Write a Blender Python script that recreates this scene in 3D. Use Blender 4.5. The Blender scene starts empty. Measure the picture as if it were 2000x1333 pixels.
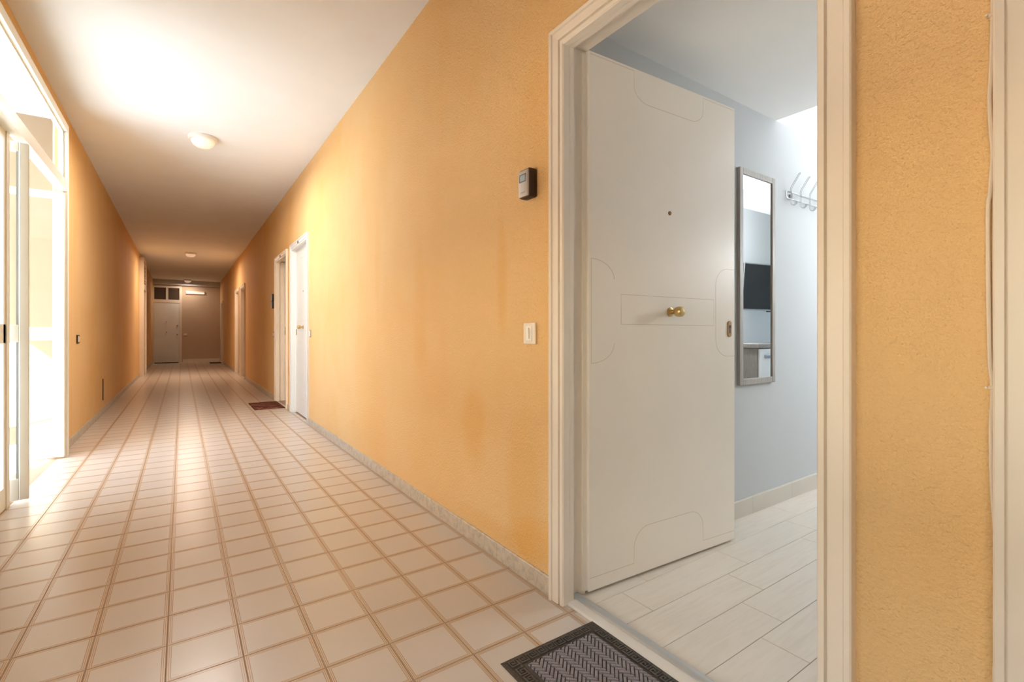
import bpy, bmesh, math, random
from mathutils import Vector, Matrix
random.seed(7)
PI = math.pi
scene = bpy.context.scene
COL = scene.collection

# ------------------------------------------------------------------ camera
F_PX = 937.6
H_CAM = 1.0142
YAW = 34.51
cam_d = bpy.data.cameras.new('camera')
cam = bpy.data.objects.new('camera', cam_d)
COL.objects.link(cam)
cam.location = (0, 0, H_CAM)
cam.rotation_euler = (PI / 2, 0, -math.radians(YAW))
cam_d.sensor_width = 36.0
cam_d.lens = 36.0 * F_PX / 2000.0
cam_d.shift_y = -13.5 / 2000.0
cam_d.clip_start = 0.02
scene.camera = cam

# ------------------------------------------------------------------ world, sun, exposure
world = bpy.data.worlds.new('sky')
scene.world = world
world.use_nodes = True
wn = world.node_tree
wn.nodes.clear()
w_out = wn.nodes.new('ShaderNodeOutputWorld')
w_bg = wn.nodes.new('ShaderNodeBackground')
w_sky = wn.nodes.new('ShaderNodeTexSky')
w_sky.sky_type = 'NISHITA'
w_sky.sun_disc = False
w_sky.sun_elevation = math.radians(22.5)
w_sky.sun_rotation = math.radians(204)
w_bg.inputs['Strength'].default_value = 1.0
wn.links.new(w_sky.outputs['Color'], w_bg.inputs['Color'])
wn.links.new(w_bg.outputs['Background'], w_out.inputs['Surface'])

SUN_DIR = Vector((1.0, 2.2, -1.0)).normalized()          # the way the light travels
sun_d = bpy.data.lights.new('sun', 'SUN')
sun_d.energy = 50.0
sun_d.angle = math.radians(0.6)
sun_d.color = (0.84, 0.93, 1.0)
sun = bpy.data.objects.new('sun', sun_d)
COL.objects.link(sun)
sun.location = (-12, -10, 12)
sun.rotation_euler = SUN_DIR.to_track_quat('-Z', 'Y').to_euler()

vs = scene.view_settings
vs.view_transform = 'Standard'
vs.look = 'None'
vs.exposure = 0.35
vs.gamma = 1.0
vs.use_curve_mapping = False
cy = scene.cycles
cy.max_bounces = 8
cy.diffuse_bounces = 5
cy.glossy_bounces = 3
cy.transmission_bounces = 4
cy.transparent_max_bounces = 12
cy.caustics_reflective = False
cy.caustics_refractive = False
cy.sample_clamp_indirect = 12.0
cy.use_denoising = True
cy.use_adaptive_sampling = True
cy.adaptive_threshold = 0.03
cy.adaptive_min_samples = 16

# ------------------------------------------------------------------ materials
def srgb(r, g, b):
    f = lambda c: (c / 255.0 / 12.92) if c / 255.0 <= 0.04045 else ((c / 255.0 + 0.055) / 1.055) ** 2.4
    return (f(r), f(g), f(b), 1.0)

class NT:
    """small helper round a material's node tree"""
    def __init__(self, name, rough=0.5, metal=0.0, spec=0.5):
        self.m = bpy.data.materials.new(name)
        self.m.use_nodes = True
        self.t = self.m.node_tree
        self.t.nodes.clear()
        self.out = self.n('OutputMaterial')
        self.b = self.n('BsdfPrincipled')
        self.l(self.b.outputs[0], self.out.inputs[0])
        self.b.inputs['Roughness'].default_value = rough
        self.b.inputs['Metallic'].default_value = metal
        self.b.inputs['Specular IOR Level'].default_value = spec
    def n(self, t, **kw):
        x = self.t.nodes.new('ShaderNode' + t)
        for k, v in kw.items():
            setattr(x, k, v)
        return x
    def l(self, a, b):
        self.t.links.new(a, b)
    def math(self, op, a, b=None, c=None):
        x = self.n('Math', operation=op)
        for i, v in enumerate((a, b, c)):
            if v is None:
                continue
            if isinstance(v, (int, float)):
                x.inputs[i].default_value = v
            else:
                self.l(v, x.inputs[i])
        return x.outputs[0]
    def coord(self, kind='Position'):
        if kind == 'Position':
            return self.n('NewGeometry').outputs['Position']
        return self.n('TexCoord').outputs[kind]
    def mapped(self, vec, scale=(1, 1, 1), loc=(0, 0, 0)):
        m = self.n('Mapping')
        m.inputs['Scale'].default_value = scale
        m.inputs['Location'].default_value = loc
        self.l(vec, m.inputs['Vector'])
        return m.outputs[0]
    def noise(self, vec, scale, detail=3.0, rough=0.5, dist=0.0):
        x = self.n('TexNoise')
        x.inputs['Scale'].default_value = scale
        x.inputs['Detail'].default_value = detail
        x.inputs['Roughness'].default_value = rough
        x.inputs['Distortion'].default_value = dist
        self.l(vec, x.inputs['Vector'])
        return x.outputs['Fac']
    def ramp(self, fac, stops, interp='LINEAR'):
        r = self.n('ValToRGB')
        cr = r.color_ramp
        cr.interpolation = interp
        while len(cr.elements) < len(stops):
            cr.elements.new(0.5)
        for e, (p, c) in zip(cr.elements, stops):
            e.position = p
            e.color = c
        self.l(fac, r.inputs['Fac'])
        return r.outputs['Color']
    def mix(self, fac, a, b, blend='MIX'):
        x = self.n('Mix', data_type='RGBA', blend_type=blend)
        for s, v in ((x.inputs[0], fac), (x.inputs[6], a), (x.inputs[7], b)):
            if isinstance(v, (int, float)):
                s.default_value = v
            elif isinstance(v, tuple):
                s.default_value = v
            else:
                self.l(v, s)
        return x.outputs[2]
    def color(self, c):
        if isinstance(c, tuple):
            self.b.inputs['Base Color'].default_value = c
        else:
            self.l(c, self.b.inputs['Base Color'])
        return self
    def bump(self, height, strength=0.3, dist=0.002):
        x = self.n('Bump')
        x.inputs['Strength'].default_value = strength
        x.inputs['Distance'].default_value = dist
        self.l(height, x.inputs['Height'])
        self.l(x.outputs[0], self.b.inputs['Normal'])
        return self

G = lambda v: (v, v, v, 1.0)

def paint(name, col, rough=0.45, wear=0.04, bumpy=0.0, spec=0.5):
    k = NT(name, rough, spec=spec)
    p = k.coord()
    n = k.noise(p, 3.0, 4)
    dark = tuple(c * (1 - wear * 2) for c in col[:3]) + (1.0,)
    k.color(k.mix(k.ramp(n, [(0.35, G(0)), (0.75, G(1))]), col, dark))
    if bumpy:
        k.bump(k.noise(p, 60, 3), bumpy, 0.001)
    return k.m

def plain(name, col, rough=0.5, metal=0.0, spec=0.5):
    k = NT(name, rough, metal, spec)
    p = k.coord('Object')
    n = k.noise(p, 40, 2)
    dark = tuple(c * 0.93 for c in col[:3]) + (1.0,)
    k.color(k.mix(n, col, dark))
    return k.m

def wall_paint(name, col, dark, stains=(), scale=120.0):
    k = NT(name, 0.75, spec=0.25)
    p = k.coord()
    big = k.noise(p, 0.9, 4, 0.55, 0.4)
    stretched = k.mapped(p, (1, 2.2, 0.5))
    streak = k.noise(stretched, 1.3, 3, 0.5)
    f = k.math('MULTIPLY', k.ramp(big, [(0.45, G(0)), (0.72, G(1))]), 0.5)
    f2 = k.math('MULTIPLY', k.ramp(streak, [(0.50, G(0)), (0.75, G(1))]), 0.22)
    f = k.math('ADD', f, f2)
    if stains:                                            # patched and stained places with an outline of their own
        sep = k.n('SeparateXYZ')
        k.l(p, sep.inputs[0])
        wob = k.math('MULTIPLY', k.math('SUBTRACT', k.noise(p, 5.0, 3), 0.5), 0.9)
        for (sy, sz, ry, rz, a) in stains:
            dy = k.math('DIVIDE', k.math('SUBTRACT', sep.outputs[1], sy), ry)
            dz = k.math('DIVIDE', k.math('SUBTRACT', sep.outputs[2], sz), rz)
            d = k.math('SQRT', k.math('ADD', k.math('MULTIPLY', dy, dy), k.math('MULTIPLY', dz, dz)))
            d = k.math('ADD', d, wob)
            s = k.ramp(d, [(0.45, G(a * 0.8)), (1.0, G(0))])
            f = k.math('ADD', f, s)
    f = k.math('MINIMUM', f, 1.0)
    k.color(k.mix(f, col, dark))
    k.bump(k.noise(p, scale, 2, 0.6), 1.0, 0.006)
    return k.m

ORANGE = (0.79, 0.515, 0.245, 1.0)
ORANGE_D = (0.77, 0.425, 0.13, 1.0)
M = {}
M['wall'] = wall_paint('orange_wall_paint', ORANGE, ORANGE_D,
    stains=[(1.79, 1.30, 0.05, 0.35, 0.55), (2.05, 0.56, 0.16, 0.22, 0.6), (1.62, 0.33, 0.16, 0.42, 0.6),
            (3.45, 1.55, 0.07, 0.55, 0.3), (2.7, 1.15, 0.12, 0.5, 0.3), (1.5, 0.18, 0.22, 0.12, 0.7),
            (1.9, 0.12, 0.45, 0.06, 0.5)])
M['wall_end'] = wall_paint('dull_end_wall_paint', (0.60, 0.47, 0.36, 1), (0.55, 0.40, 0.29, 1))
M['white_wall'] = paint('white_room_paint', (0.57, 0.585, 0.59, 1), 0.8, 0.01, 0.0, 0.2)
M['ceiling'] = paint('white_ceiling_paint', (0.82, 0.83, 0.835, 1), 0.85, 0.015, 0.0, 0.2)
M['flat_ceiling'] = paint('bright_flat_ceiling_paint', (0.90, 0.90, 0.89, 1), 0.85, 0.01, 0.0, 0.2)
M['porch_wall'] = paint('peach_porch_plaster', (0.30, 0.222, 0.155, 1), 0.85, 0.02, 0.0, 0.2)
M['outside_plaster'] = paint('white_outside_plaster', (0.80, 0.81, 0.82, 1), 0.85, 0.02, 0.0, 0.2)
M['cream'] = paint('cream_door_enamel', (0.83, 0.735, 0.625, 1), 0.38, 0.03, 0.0)
M['leaf'] = paint('ivory_door_enamel', (0.88, 0.81, 0.72, 1), 0.35, 0.02, 0.0)
M['groove'] = plain('darker_groove_paint', (0.66, 0.58, 0.47, 1), 0.6)  # darker cream, for the groove strips and the end transom mullion
M['pale_door'] = paint('pale_grey_white_enamel', (0.78, 0.79, 0.78, 1), 0.4, 0.02, 0.0)
M['alu'] = paint('cream_painted_aluminium', (0.84, 0.81, 0.72, 1), 0.35, 0.02)
M['gasket'] = plain('grey_gasket', (0.35, 0.35, 0.33, 1), 0.6)
M['brass'] = plain('aged_brass', (0.62, 0.45, 0.20, 1), 0.28, 1.0)
M['bronze'] = plain('bronze_lock', (0.38, 0.24, 0.12, 1), 0.35, 1.0)
M['dark_metal'] = plain('dark_metal', (0.06, 0.055, 0.05, 1), 0.4, 0.6)
M['chrome'] = plain('brushed_steel', (0.50, 0.51, 0.52, 1), 0.3, 1.0)
M['strip_alu'] = plain('grey_anodised_strip', (0.55, 0.58, 0.60, 1), 0.32, 0.6)
M['white_plastic'] = plain('white_plastic', (0.85, 0.80, 0.72, 1), 0.35)
M['ivory_plastic'] = plain('ivory_plastic', (0.82, 0.70, 0.56, 1), 0.4)
M['black_plastic'] = plain('black_plastic', (0.035, 0.022, 0.016, 1), 0.4)
M['grey_plate'] = plain('satin_grey_plate', (0.46, 0.41, 0.37, 1), 0.38, 0.4)
M['blue_grey'] = plain('blue_grey_shutter', (0.30, 0.34, 0.38, 1), 0.35, 0.3)
M['screen'] = plain('tv_screen', (0.010, 0.011, 0.013, 1), 0.12)
M['tv_case'] = plain('tv_case', (0.05, 0.055, 0.06, 1), 0.35)
M['cable'] = plain('cream_cable', (0.80, 0.68, 0.54, 1), 0.45)
M['stone'] = paint('marble_sill', (0.80, 0.75, 0.68, 1), 0.25, 0.05)
M['maroon'] = None
M['transom_dark'] = plain('dark_transom_glass', (0.07, 0.045, 0.03, 1), 0.25)
M['concrete'] = paint('pale_outdoor_paving', (0.86, 0.86, 0.85, 1), 0.8, 0.03)
M['porch_stone'] = paint('pale_porch_stone', (0.74, 0.74, 0.735, 1), 0.6, 0.03)
M['grout'] = plain('tile_grout', (0.42, 0.29, 0.20, 1), 0.8)
M['plank_grout'] = plain('plank_grout', (0.34, 0.26, 0.19, 1), 0.8)
M['beam'] = paint('grey_beam_paint', (0.55, 0.54, 0.55, 1), 0.8, 0.03)
M['white_board'] = paint('white_lacquer', (0.82, 0.83, 0.82, 1), 0.3, 0.01)
M['rubber_mat'] = plain('dark_fibre_mat', (0.03, 0.025, 0.022, 1), 0.9)

def mat_glass(name, tint=(0.96, 0.98, 0.97, 1), rough=0.0):
    k = NT(name)
    k.t.nodes.remove(k.b)
    tr = k.n('BsdfTransparent')
    tr.inputs[0].default_value = tint
    gl = k.n('BsdfGlossy')
    gl.inputs['Roughness'].default_value = 0.01
    lw = k.n('LayerWeight')
    lw.inputs['Blend'].default_value = 0.5
    fac = k.math('MULTIPLY_ADD', k.math('POWER', lw.outputs['Facing'], 5.0), 0.6, 0.04)
    fac = k.math('MULTIPLY', fac, k.math('SUBTRACT', 1.0, k.n('NewGeometry').outputs['Backfacing']))
    mx = k.n('MixShader')
    k.l(fac, mx.inputs[0]); k.l(tr.outputs[0], mx.inputs[1]); k.l(gl.outputs[0], mx.inputs[2])
    k.l(mx.outputs[0], k.out.inputs[0])
    return k.m
M['glass'] = mat_glass('clear_pane')
M['amber_glass'] = mat_glass('amber_tinted_pane', (0.98, 0.88, 0.75, 1))  # tint warms the daylight of the added fill window

def mat_mirror():
    k = NT('mirror_glass', 0.01, 1.0)
    n = k.noise(k.coord('Object'), 2, 2)
    k.color(k.mix(n, (0.90, 0.93, 0.94, 1), (0.88, 0.91, 0.92, 1)))
    return k.m
M['mirror'] = mat_mirror()

def mat_tile():
    k = NT('cream_striped_tile', 0.28)
    uv = k.coord('UV')
    sep = k.n('SeparateXYZ')
    k.l(uv, sep.inputs[0])
    def edge(s):
        a = k.math('ABSOLUTE', k.math('SUBTRACT', s, 0.5))
        return k.math('SUBTRACT', 0.5, a)
    d = k.math('MINIMUM', edge(sep.outputs[0]), edge(sep.outputs[1]))
    d = k.math('MULTIPLY', d, 5.0)                        # 0..1 over the outer 4 cm
    p = k.coord()
    rnd = k.n('ObjectInfo').outputs['Random']
    body = k.mix(rnd, (0.60, 0.54, 0.48, 1), (0.575, 0.51, 0.45, 1))
    specks = k.ramp(k.noise(p, 42.0, 2, 0.5), [(0.77, G(0)), (0.80, G(1))])
    body = k.mix(k.math('MULTIPLY', specks, 0.4), body, (0.34, 0.26, 0.20, 1))
    line = (0.27, 0.145, 0.072, 1)
    peach = (0.585, 0.45, 0.325, 1)
    W, B = (1, 1, 1, 1), (0, 0, 0, 1)
    mm = lambda v: v / 40.0
    ln = k.ramp(d, [(0, B), (mm(1.4), W), (mm(2.6), B), (mm(6.2), W), (mm(7.3), B), (mm(11.2), W), (mm(12.6), B)], 'CONSTANT')
    band = k.ramp(d, [(0, W), (mm(12.6), B)], 'CONSTANT')
    c = k.mix(band, body, peach)
    c = k.mix(ln, c, line)
    k.color(c)
    return k.m
M['tile'] = mat_tile()

def mat_plank():
    k = NT('pale_oak_plank_tile', 0.38)
    o = k.coord('Object')
    rnd = k.n('ObjectInfo').outputs['Random']
    off = k.n('CombineXYZ')
    k.l(k.math('MULTIPLY', rnd, 37.0), off.inputs[0]); k.l(k.math('MULTIPLY', rnd, 11.0), off.inputs[1])
    add = k.n('VectorMath', operation='ADD')
    k.l(o, add.inputs[0]); k.l(off.outputs[0], add.inputs[1])
    v = k.mapped(add.outputs[0], (1.2, 14, 1))
    g = k.noise(v, 3.0, 6, 0.6, 1.2)
    c = k.ramp(g, [(0.30, (0.74, 0.655, 0.55, 1)), (0.50, (0.79, 0.715, 0.615, 1)), (0.72, (0.82, 0.755, 0.66, 1))])
    c = k.mix(k.math('MULTIPLY', rnd, 0.3), c, (0.74, 0.665, 0.57, 1))
    k.color(c)
    return k.m
M['plank'] = mat_plank()

def mat_skirting():
    k = NT('mottled_skirting_tile', 0.4)
    p = k.coord()
    n = k.noise(p, 24, 6, 0.7, 0.6)
    c = k.ramp(n, [(0.30, (0.36, 0.30, 0.22, 1)), (0.50, (0.54, 0.46, 0.36, 1)), (0.72, (0.64, 0.55, 0.44, 1))])
    s = k.ramp(k.noise(p, 70, 2), [(0.73, G(0)), (0.77, G(1))])
    k.color(k.mix(s, c, (0.16, 0.11, 0.07, 1)))
    return k.m
M['skirting'] = mat_skirting()
M['skirting_room'] = paint('beige_room_skirting', (0.66, 0.61, 0.53, 1), 0.4, 0.04)

def mat_wood(name, a, b, sc=(2, 30, 2)):
    k = NT(name, 0.5)
    v = k.mapped(k.coord('Object'), sc)
    g = k.noise(v, 4.0, 5, 0.6, 0.8)
    k.color(k.ramp(g, [(0.3, a), (0.7, b)]))
    return k.m
M['grey_wood'] = mat_wood('grey_driftwood', (0.30, 0.28, 0.25, 1), (0.44, 0.41, 0.37, 1), (30, 30, 2))
M['cab_wood'] = mat_wood('grey_brown_board', (0.20, 0.17, 0.15, 1), (0.29, 0.255, 0.235, 1), (30, 30, 2))

def mat_pile():
    k = NT('grey_violet_pile', 0.95, spec=0.1)
    n = k.noise(k.coord(), 420, 3, 0.7)
    k.color(k.ramp(n, [(0.3, (0.21, 0.185, 0.19, 1)), (0.7, (0.36, 0.32, 0.33, 1))]))
    k.bump(n, 0.6, 0.002)
    return k.m
M['pile'] = mat_pile()
def mat_rubber():
    k = NT('black_brown_rubber', 0.55)
    n = k.noise(k.coord(), 90, 3)
    k.color(k.ramp(n, [(0.3, (0.030, 0.022, 0.016, 1)), (0.8, (0.065, 0.048, 0.036, 1))]))
    return k.m
M['rubber'] = mat_rubber()
M['rubber_worn'] = plain('worn_grey_rubber', (0.105, 0.088, 0.075, 1), 0.6)
def mat_maroon():
    k = NT('maroon_patterned_mat', 0.95, spec=0.1)
    o = k.coord('Object')
    n = k.noise(o, 9, 4, 0.6, 1.0)
    c = k.ramp(n, [(0.40, (0.085, 0.022, 0.016, 1)), (0.52, (0.16, 0.055, 0.035, 1)), (0.66, (0.30, 0.14, 0.09, 1))])
    k.color(c)
    return k.m
M['maroon'] = mat_maroon()
def mat_dome():
    k = NT('frosted_lamp_glass', 0.25)
    k.color(k.mix(k.noise(k.coord('Object'), 5, 2), (0.82, 0.82, 0.80, 1), (0.78, 0.78, 0.76, 1)))
    k.b.inputs['Subsurface Weight'].default_value = 0.0
    return k.m
M['dome'] = mat_dome()
def mat_emit(name, col, s):
    k = NT(name, 0.4)
    k.color(k.mix(k.noise(k.coord('Object'), 3, 1), col, col))
    k.b.inputs['Emission Color'].default_value = col
    k.b.inputs['Emission Strength'].default_value = s
    return k.m
M['dome_added_glow'] = mat_emit('added_glow_lamp_glass', (1.0, 0.85, 0.72, 1), 0.22)  # added glow for ceiling lamps that are themselves off
M['tube_glow'] = mat_emit('emergency_tube_glow', (1.0, 0.86, 0.74, 1), 0.55)
M['glow_panel'] = mat_emit('lit_ceiling_glow', (0.93, 0.96, 1.0, 1), 1.0)  # emission in place of light falling on plain ceiling
M['lamp_on'] = mat_emit('added_lamp_glass', (0.93, 0.97, 1.0, 1), 4.0)

# ------------------------------------------------------------------ mesh helpers
class MB:
    def __init__(self):
        self.v, self.f = [], []
    def add(self, vs, fs):
        o = len(self.v)
        self.v += [tuple(p) for p in vs]
        self.f += [tuple(i + o for i in f) for f in fs]
        return self
    def box(self, x0, x1, y0, y1, z0, z1):
        x0, x1 = sorted((x0, x1)); y0, y1 = sorted((y0, y1)); z0, z1 = sorted((z0, z1))
        return self.add([(x0, y0, z0), (x1, y0, z0), (x1, y1, z0), (x0, y1, z0), (x0, y0, z1), (x1, y0, z1), (x1, y1, z1), (x0, y1, z1)],
                        [(0, 3, 2, 1), (4, 5, 6, 7), (0, 1, 5, 4), (1, 2, 6, 5), (2, 3, 7, 6), (3, 0, 4, 7)])
    def rbox(self, x0, x1, y0, y1, z0, z1, r=0.004, seg=2):
        bm = bmesh.new()
        bmesh.ops.create_cube(bm, size=1.0)
        for v in bm.verts:
            v.co = Vector(((x0 + x1) / 2 + v.co.x * (x1 - x0), (y0 + y1) / 2 + v.co.y * (y1 - y0), (z0 + z1) / 2 + v.co.z * (z1 - z0)))
        r = min(r, 0.45 * min(abs(x1 - x0), abs(y1 - y0), abs(z1 - z0)))
        bmesh.ops.bevel(bm, geom=list(bm.edges), offset=r, segments=seg, affect='EDGES', profile=0.5)
        bm.verts.index_update()
        self.add([v.co[:] for v in bm.verts], [tuple(v.index for v in f.verts) for f in bm.faces])
        bm.free()
        return self
    def sweep_u(self, prof, y0, y1, zt, X, s):
        """profile (d outward from the opening, p proud of the wall) swept up, over and down round a door opening"""
        path = lambda d: [(y1 + d, 0.0), (y1 + d, zt + d), (y0 - d, zt + d), (y0 - d, 0.0)]
        n = len(prof)
        vs = []
        for (d, p) in prof:
            for (yy, zz) in path(d):
                vs.append((X - s * p, yy, zz))
        fs = []
        for i in range(n):
            j = (i + 1) % n
            for k in range(3):
                fs.append((i * 4 + k, i * 4 + k + 1, j * 4 + k + 1, j * 4 + k))
        fs.append(tuple(i * 4 for i in range(n)))
        fs.append(tuple(i * 4 + 3 for i in reversed(range(n))))
        return self.add(vs, fs)
    def lathe(self, prof, origin=(0, 0, 0), axis='z', seg=24):
        """prof: (radius, height) pairs, turned round the axis; heights run along it"""
        o = Vector(origin)
        def pt(r, h, a):
            c, s = r * math.cos(a), r * math.sin(a)
            return {'z': Vector((c, s, h)), 'y': Vector((c, h, s)), 'x': Vector((h, c, s))}[axis] + o
        n = len(prof)
        vs, fs = [], []
        for k in range(seg):
            for (r, h) in prof:
                vs.append(pt(max(r, 1e-5), h, 2 * PI * k / seg))
        for k in range(seg):
            for i in range(n - 1):
                a, b = k * n + i, ((k + 1) % seg) * n + i
                fs.append((a, a + 1, b + 1, b))
        return self.add(vs, fs)
    def tube(self, pts, r, seg=8):
        pts = [Vector(p) for p in pts]
        vs, fs = [], []
        up = None
        for i, p in enumerate(pts):
            t = (pts[min(i + 1, len(pts) - 1)] - pts[max(i - 1, 0)]).normalized()
            if up is None:
                up = Vector((0, 0, 1)) if abs(t.z) < 0.9 else Vector((1, 0, 0))
            a = (up - t * up.dot(t)).normalized()
            b = t.cross(a)
            up = a
            for k in range(seg):
                w = 2 * PI * k / seg
                vs.append(p + a * (r * math.cos(w)) + b * (r * math.sin(w)))
        for i in range(len(pts) - 1):
            for k in range(seg):
                k2 = (k + 1) % seg
                fs.append((i * seg + k, i * seg + k2, (i + 1) * seg + k2, (i + 1) * seg + k))
        fs.append(tuple(reversed(range(seg))))
        fs.append(tuple((len(pts) - 1) * seg + k for k in range(seg)))
        return self.add(vs, fs)
    def prism(self, poly, axis, a, b):
        """poly: 2D points in the two other axes (x: y,z; y: x,z; z: x,y)"""
        def p3(q, h):
            return {'x': (h, q[0], q[1]), 'y': (q[0], h, q[1]), 'z': (q[0], q[1], h)}[axis]
        n = len(poly)
        vs = [p3(q, a) for q in poly] + [p3(q, b) for q in poly]
        fs = [tuple(range(n)), tuple(reversed(range(n, 2 * n)))]
        for i in range(n):
            j = (i + 1) % n
            fs.append((i, i + n, j + n, j))
        return self.add(vs, fs)
    def strip(self, pts, w, y0, y1):
        """a thin flat band following 2D points (x, z) on a face of constant y"""
        n = len(pts)
        P = [Vector((p[0], p[1])) for p in pts]
        vs = []
        for i in range(n):
            t = (P[min(i + 1, n - 1)] - P[max(i - 1, 0)]).normalized()
            nn = Vector((-t.y, t.x)) * (w / 2)
            for q in (P[i] + nn, P[i] - nn):
                vs += [(q.x, y0, q.y), (q.x, y1, q.y)]
        fs = []
        for i in range(n - 1):
            a, b = i * 4, (i + 1) * 4
            fs += [(a, a + 2, b + 2, b), (a + 1, b + 1, b + 3, a + 3), (a, b, b + 1, a + 1), (a + 2, a + 3, b + 3, b + 2)]
        fs += [(0, 1, 3, 2), tuple(4 * (n - 1) + q for q in (0, 2, 3, 1))]
        return self.add(vs, fs)
    def mesh(self, name, smooth=False, off=None):
        me = bpy.data.meshes.new(name)
        vv = self.v if off is None else [(p[0] - off[0], p[1] - off[1], p[2] - off[2]) for p in self.v]
        me.from_pydata(vv, [], self.f)
        bm = bmesh.new()
        bm.from_mesh(me)
        bmesh.ops.recalc_face_normals(bm, faces=list(bm.faces))
        bm.to_mesh(me)
        bm.free()
        if smooth:
            me.polygons.foreach_set('use_smooth', [True] * len(me.polygons))
            if hasattr(me, 'set_sharp_from_angle'):
                me.set_sharp_from_angle(angle=math.radians(38))
        me.update()
        return me

def tag(o, label=None, cat=None, group=None, kind=None):
    if label: o['label'] = label
    if cat: o['category'] = cat
    if group: o['group'] = group
    if kind: o['kind'] = kind
    return o

def link(name, me, mat, parent=None, loc=(0, 0, 0), rz=0.0):
    o = bpy.data.objects.new(name, me)
    COL.objects.link(o)
    if mat is not None and me is not None and not me.materials:
        me.materials.append(M[mat])
    o.parent = parent
    o.location = loc
    o.rotation_euler = (0, 0, rz)
    return o

WORLD = {}
def root(name, loc, label=None, cat=None, group=None, kind=None, rz=0.0):
    o = link(name, None, None, None, loc, rz)
    o.empty_display_size = 0.05
    WORLD[o.name] = Vector(loc)
    return tag(o, label, cat, group, kind)

def part(name, mb, mat, parent, smooth=False, local=False, label=None):
    """mb is in world coordinates (parent not turned) unless local"""
    off = None if (local or parent is None) else WORLD.get(parent.name, Vector((0, 0, 0)))
    o = link(name, mb.mesh(name, smooth, off), mat, parent)
    WORLD[o.name] = off if off is not None else Vector((0, 0, 0))
    if label: o['label'] = label
    return o

def solid(name, mb, mat, label=None, cat=None, group=None, kind=None, smooth=False):
    o = link(name, mb.mesh(name, smooth), mat)
    WORLD[o.name] = Vector((0, 0, 0))
    return tag(o, label, cat, group, kind)

def copy_tree(o, parent=None):
    c = o.copy()
    COL.objects.link(c)
    c.parent = parent
    for ch in list(o.children):
        copy_tree(ch, c)
    return c

# ------------------------------------------------------------------ the corridor shell
XL, XR = -0.838, 1.178
XR2 = 1.30                                # back of the wall with the flats' doors
ZC = 2.945
Y_END, Y_NEAR = 21.0, -5.0
T = 0.2
TX0, TY0 = 0.760, 1.3212

# doors along the wall of flats: opening start, end, depth of the leaf behind the wall face
RD = [(-0.75, 0.141, 0.05), (0.498, 1.362, None), (5.82, 6.72, 0.042), (7.13, 7.99, 0.112), (12.37, 13.27, 0.112), (13.67, 14.57, 0.112), (19.37, 20.23, 0.08)]
ZT = 2.094

mb = MB()
y = Y_NEAR
for (a, b, _) in RD:
    mb.box(XR, XR2, y, a - 0.04, 0, ZC)
    mb.box(XR, XR2, a - 0.04, b + 0.04, ZT + 0.04, ZC)
    y = b + 0.04
mb.box(XR, XR2, y, Y_END, 0, ZC)
solid('wall_right', mb, 'wall', 'long orange plastered wall with the row of flat doors', 'wall', kind='structure')

SY0, SY1, SZT = 3.50, 5.42, 2.75          # the glazed entrance screen
mb = MB()
VY0, VY1, VZ0, VZ1 = -2.6, 1.9, 0.45, 1.65   # added window beside the viewpoint, for warm fill light
mb.box(XL, XL - 0.16, Y_NEAR, VY0, 0, 3.1).box(XL, XL - 0.16, VY1, SY0, 0, 3.1)
mb.box(XL, XL - 0.16, VY0, VY1, 0, VZ0).box(XL, XL - 0.16, VY0, VY1, VZ1, 3.1)
mb.box(XL, XL - 0.02, SY0, SY1, SZT, 3.1)
mb.box(XL, XL - 0.03, SY1, 6.4, 0, 3.1).box(XL, XL - 0.16, 6.4, Y_END, 0, 3.1)
solid('wall_left', mb, 'wall', 'orange plastered wall opposite the flat doors, beside the glass entrance', 'wall', kind='structure')

OX0, OX1 = XL - 0.172, XL - 0.160            # added white plaster outside that wall, keeps bounced light neutral
mb = MB().box(OX0, OX1, Y_NEAR - 0.15, VY0, -0.06, 3.09).box(OX0, OX1, VY1, SY0, -0.06, 3.09).box(OX0, OX1, VY0, VY1, -0.06, VZ0).box(OX0, OX1, VY0, VY1, VZ1, 3.09).box(XL - 0.042, XL - 0.030, SY1, 6.32, 0, 3.09).box(OX0, OX1, 6.55, Y_END, -0.06, 3.09)
solid('wall_outside', mb, 'outside_plaster', 'white plaster added outside the corridor wall for neutral bounced light', 'wall', kind='structure')
solid('wall_leak_stop', MB().box(XR2 + 0.01, XR2 + 0.05, 1.58, Y_END, -0.1, ZC).box(XR2 + 0.01, XR2 + 0.05, Y_NEAR, 0.14, -0.1, ZC), 'white_wall', 'plain backing added behind the closed flat doors against light leaks', 'wall', kind='structure')  # added backing, stops daylight leaking round the closed doors
solid('wall_far', MB().box(XL - 0.16, XR2, Y_END, Y_END + 0.15, 0, ZC), 'wall_end', 'dull beige wall closing the far end of the corridor', 'wall', kind='structure')
solid('wall_near', MB().box(XL - 0.16, XR2, Y_NEAR - 0.15, Y_NEAR, 0, ZC), 'wall', 'orange wall closing the corridor behind the viewpoint', 'wall', kind='structure')
solid('ceiling', MB().box(XL - 0.01, XR2, Y_NEAR - 0.15, Y_END + 0.15, ZC, ZC + 0.14), 'ceiling', 'plain white corridor ceiling', 'ceiling', kind='structure')
solid('trim_1', MB().box(XL, XR, Y_END - 0.12, Y_END, 2.76, ZC), 'beam', 'grey beam along the ceiling at the far end wall', 'beam', kind='structure')

# ------------------------------------------------------------------ floor: every tile a piece
floor = solid('floor', MB().box(XL - 0.16, XR2 - 0.085, Y_NEAR - 0.15, Y_END + 0.15, -0.10, -0.0025).box(XR2 - 0.085, XR2 + 0.01, 1.58, Y_END + 0.15, -0.10, -0.0025).box(XR2 - 0.085, XR2 + 0.01, Y_NEAR, 0.14, -0.10, -0.0025), 'grout', 'cream corridor floor tiles framed by brown stripes', 'floor', kind='structure')

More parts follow.
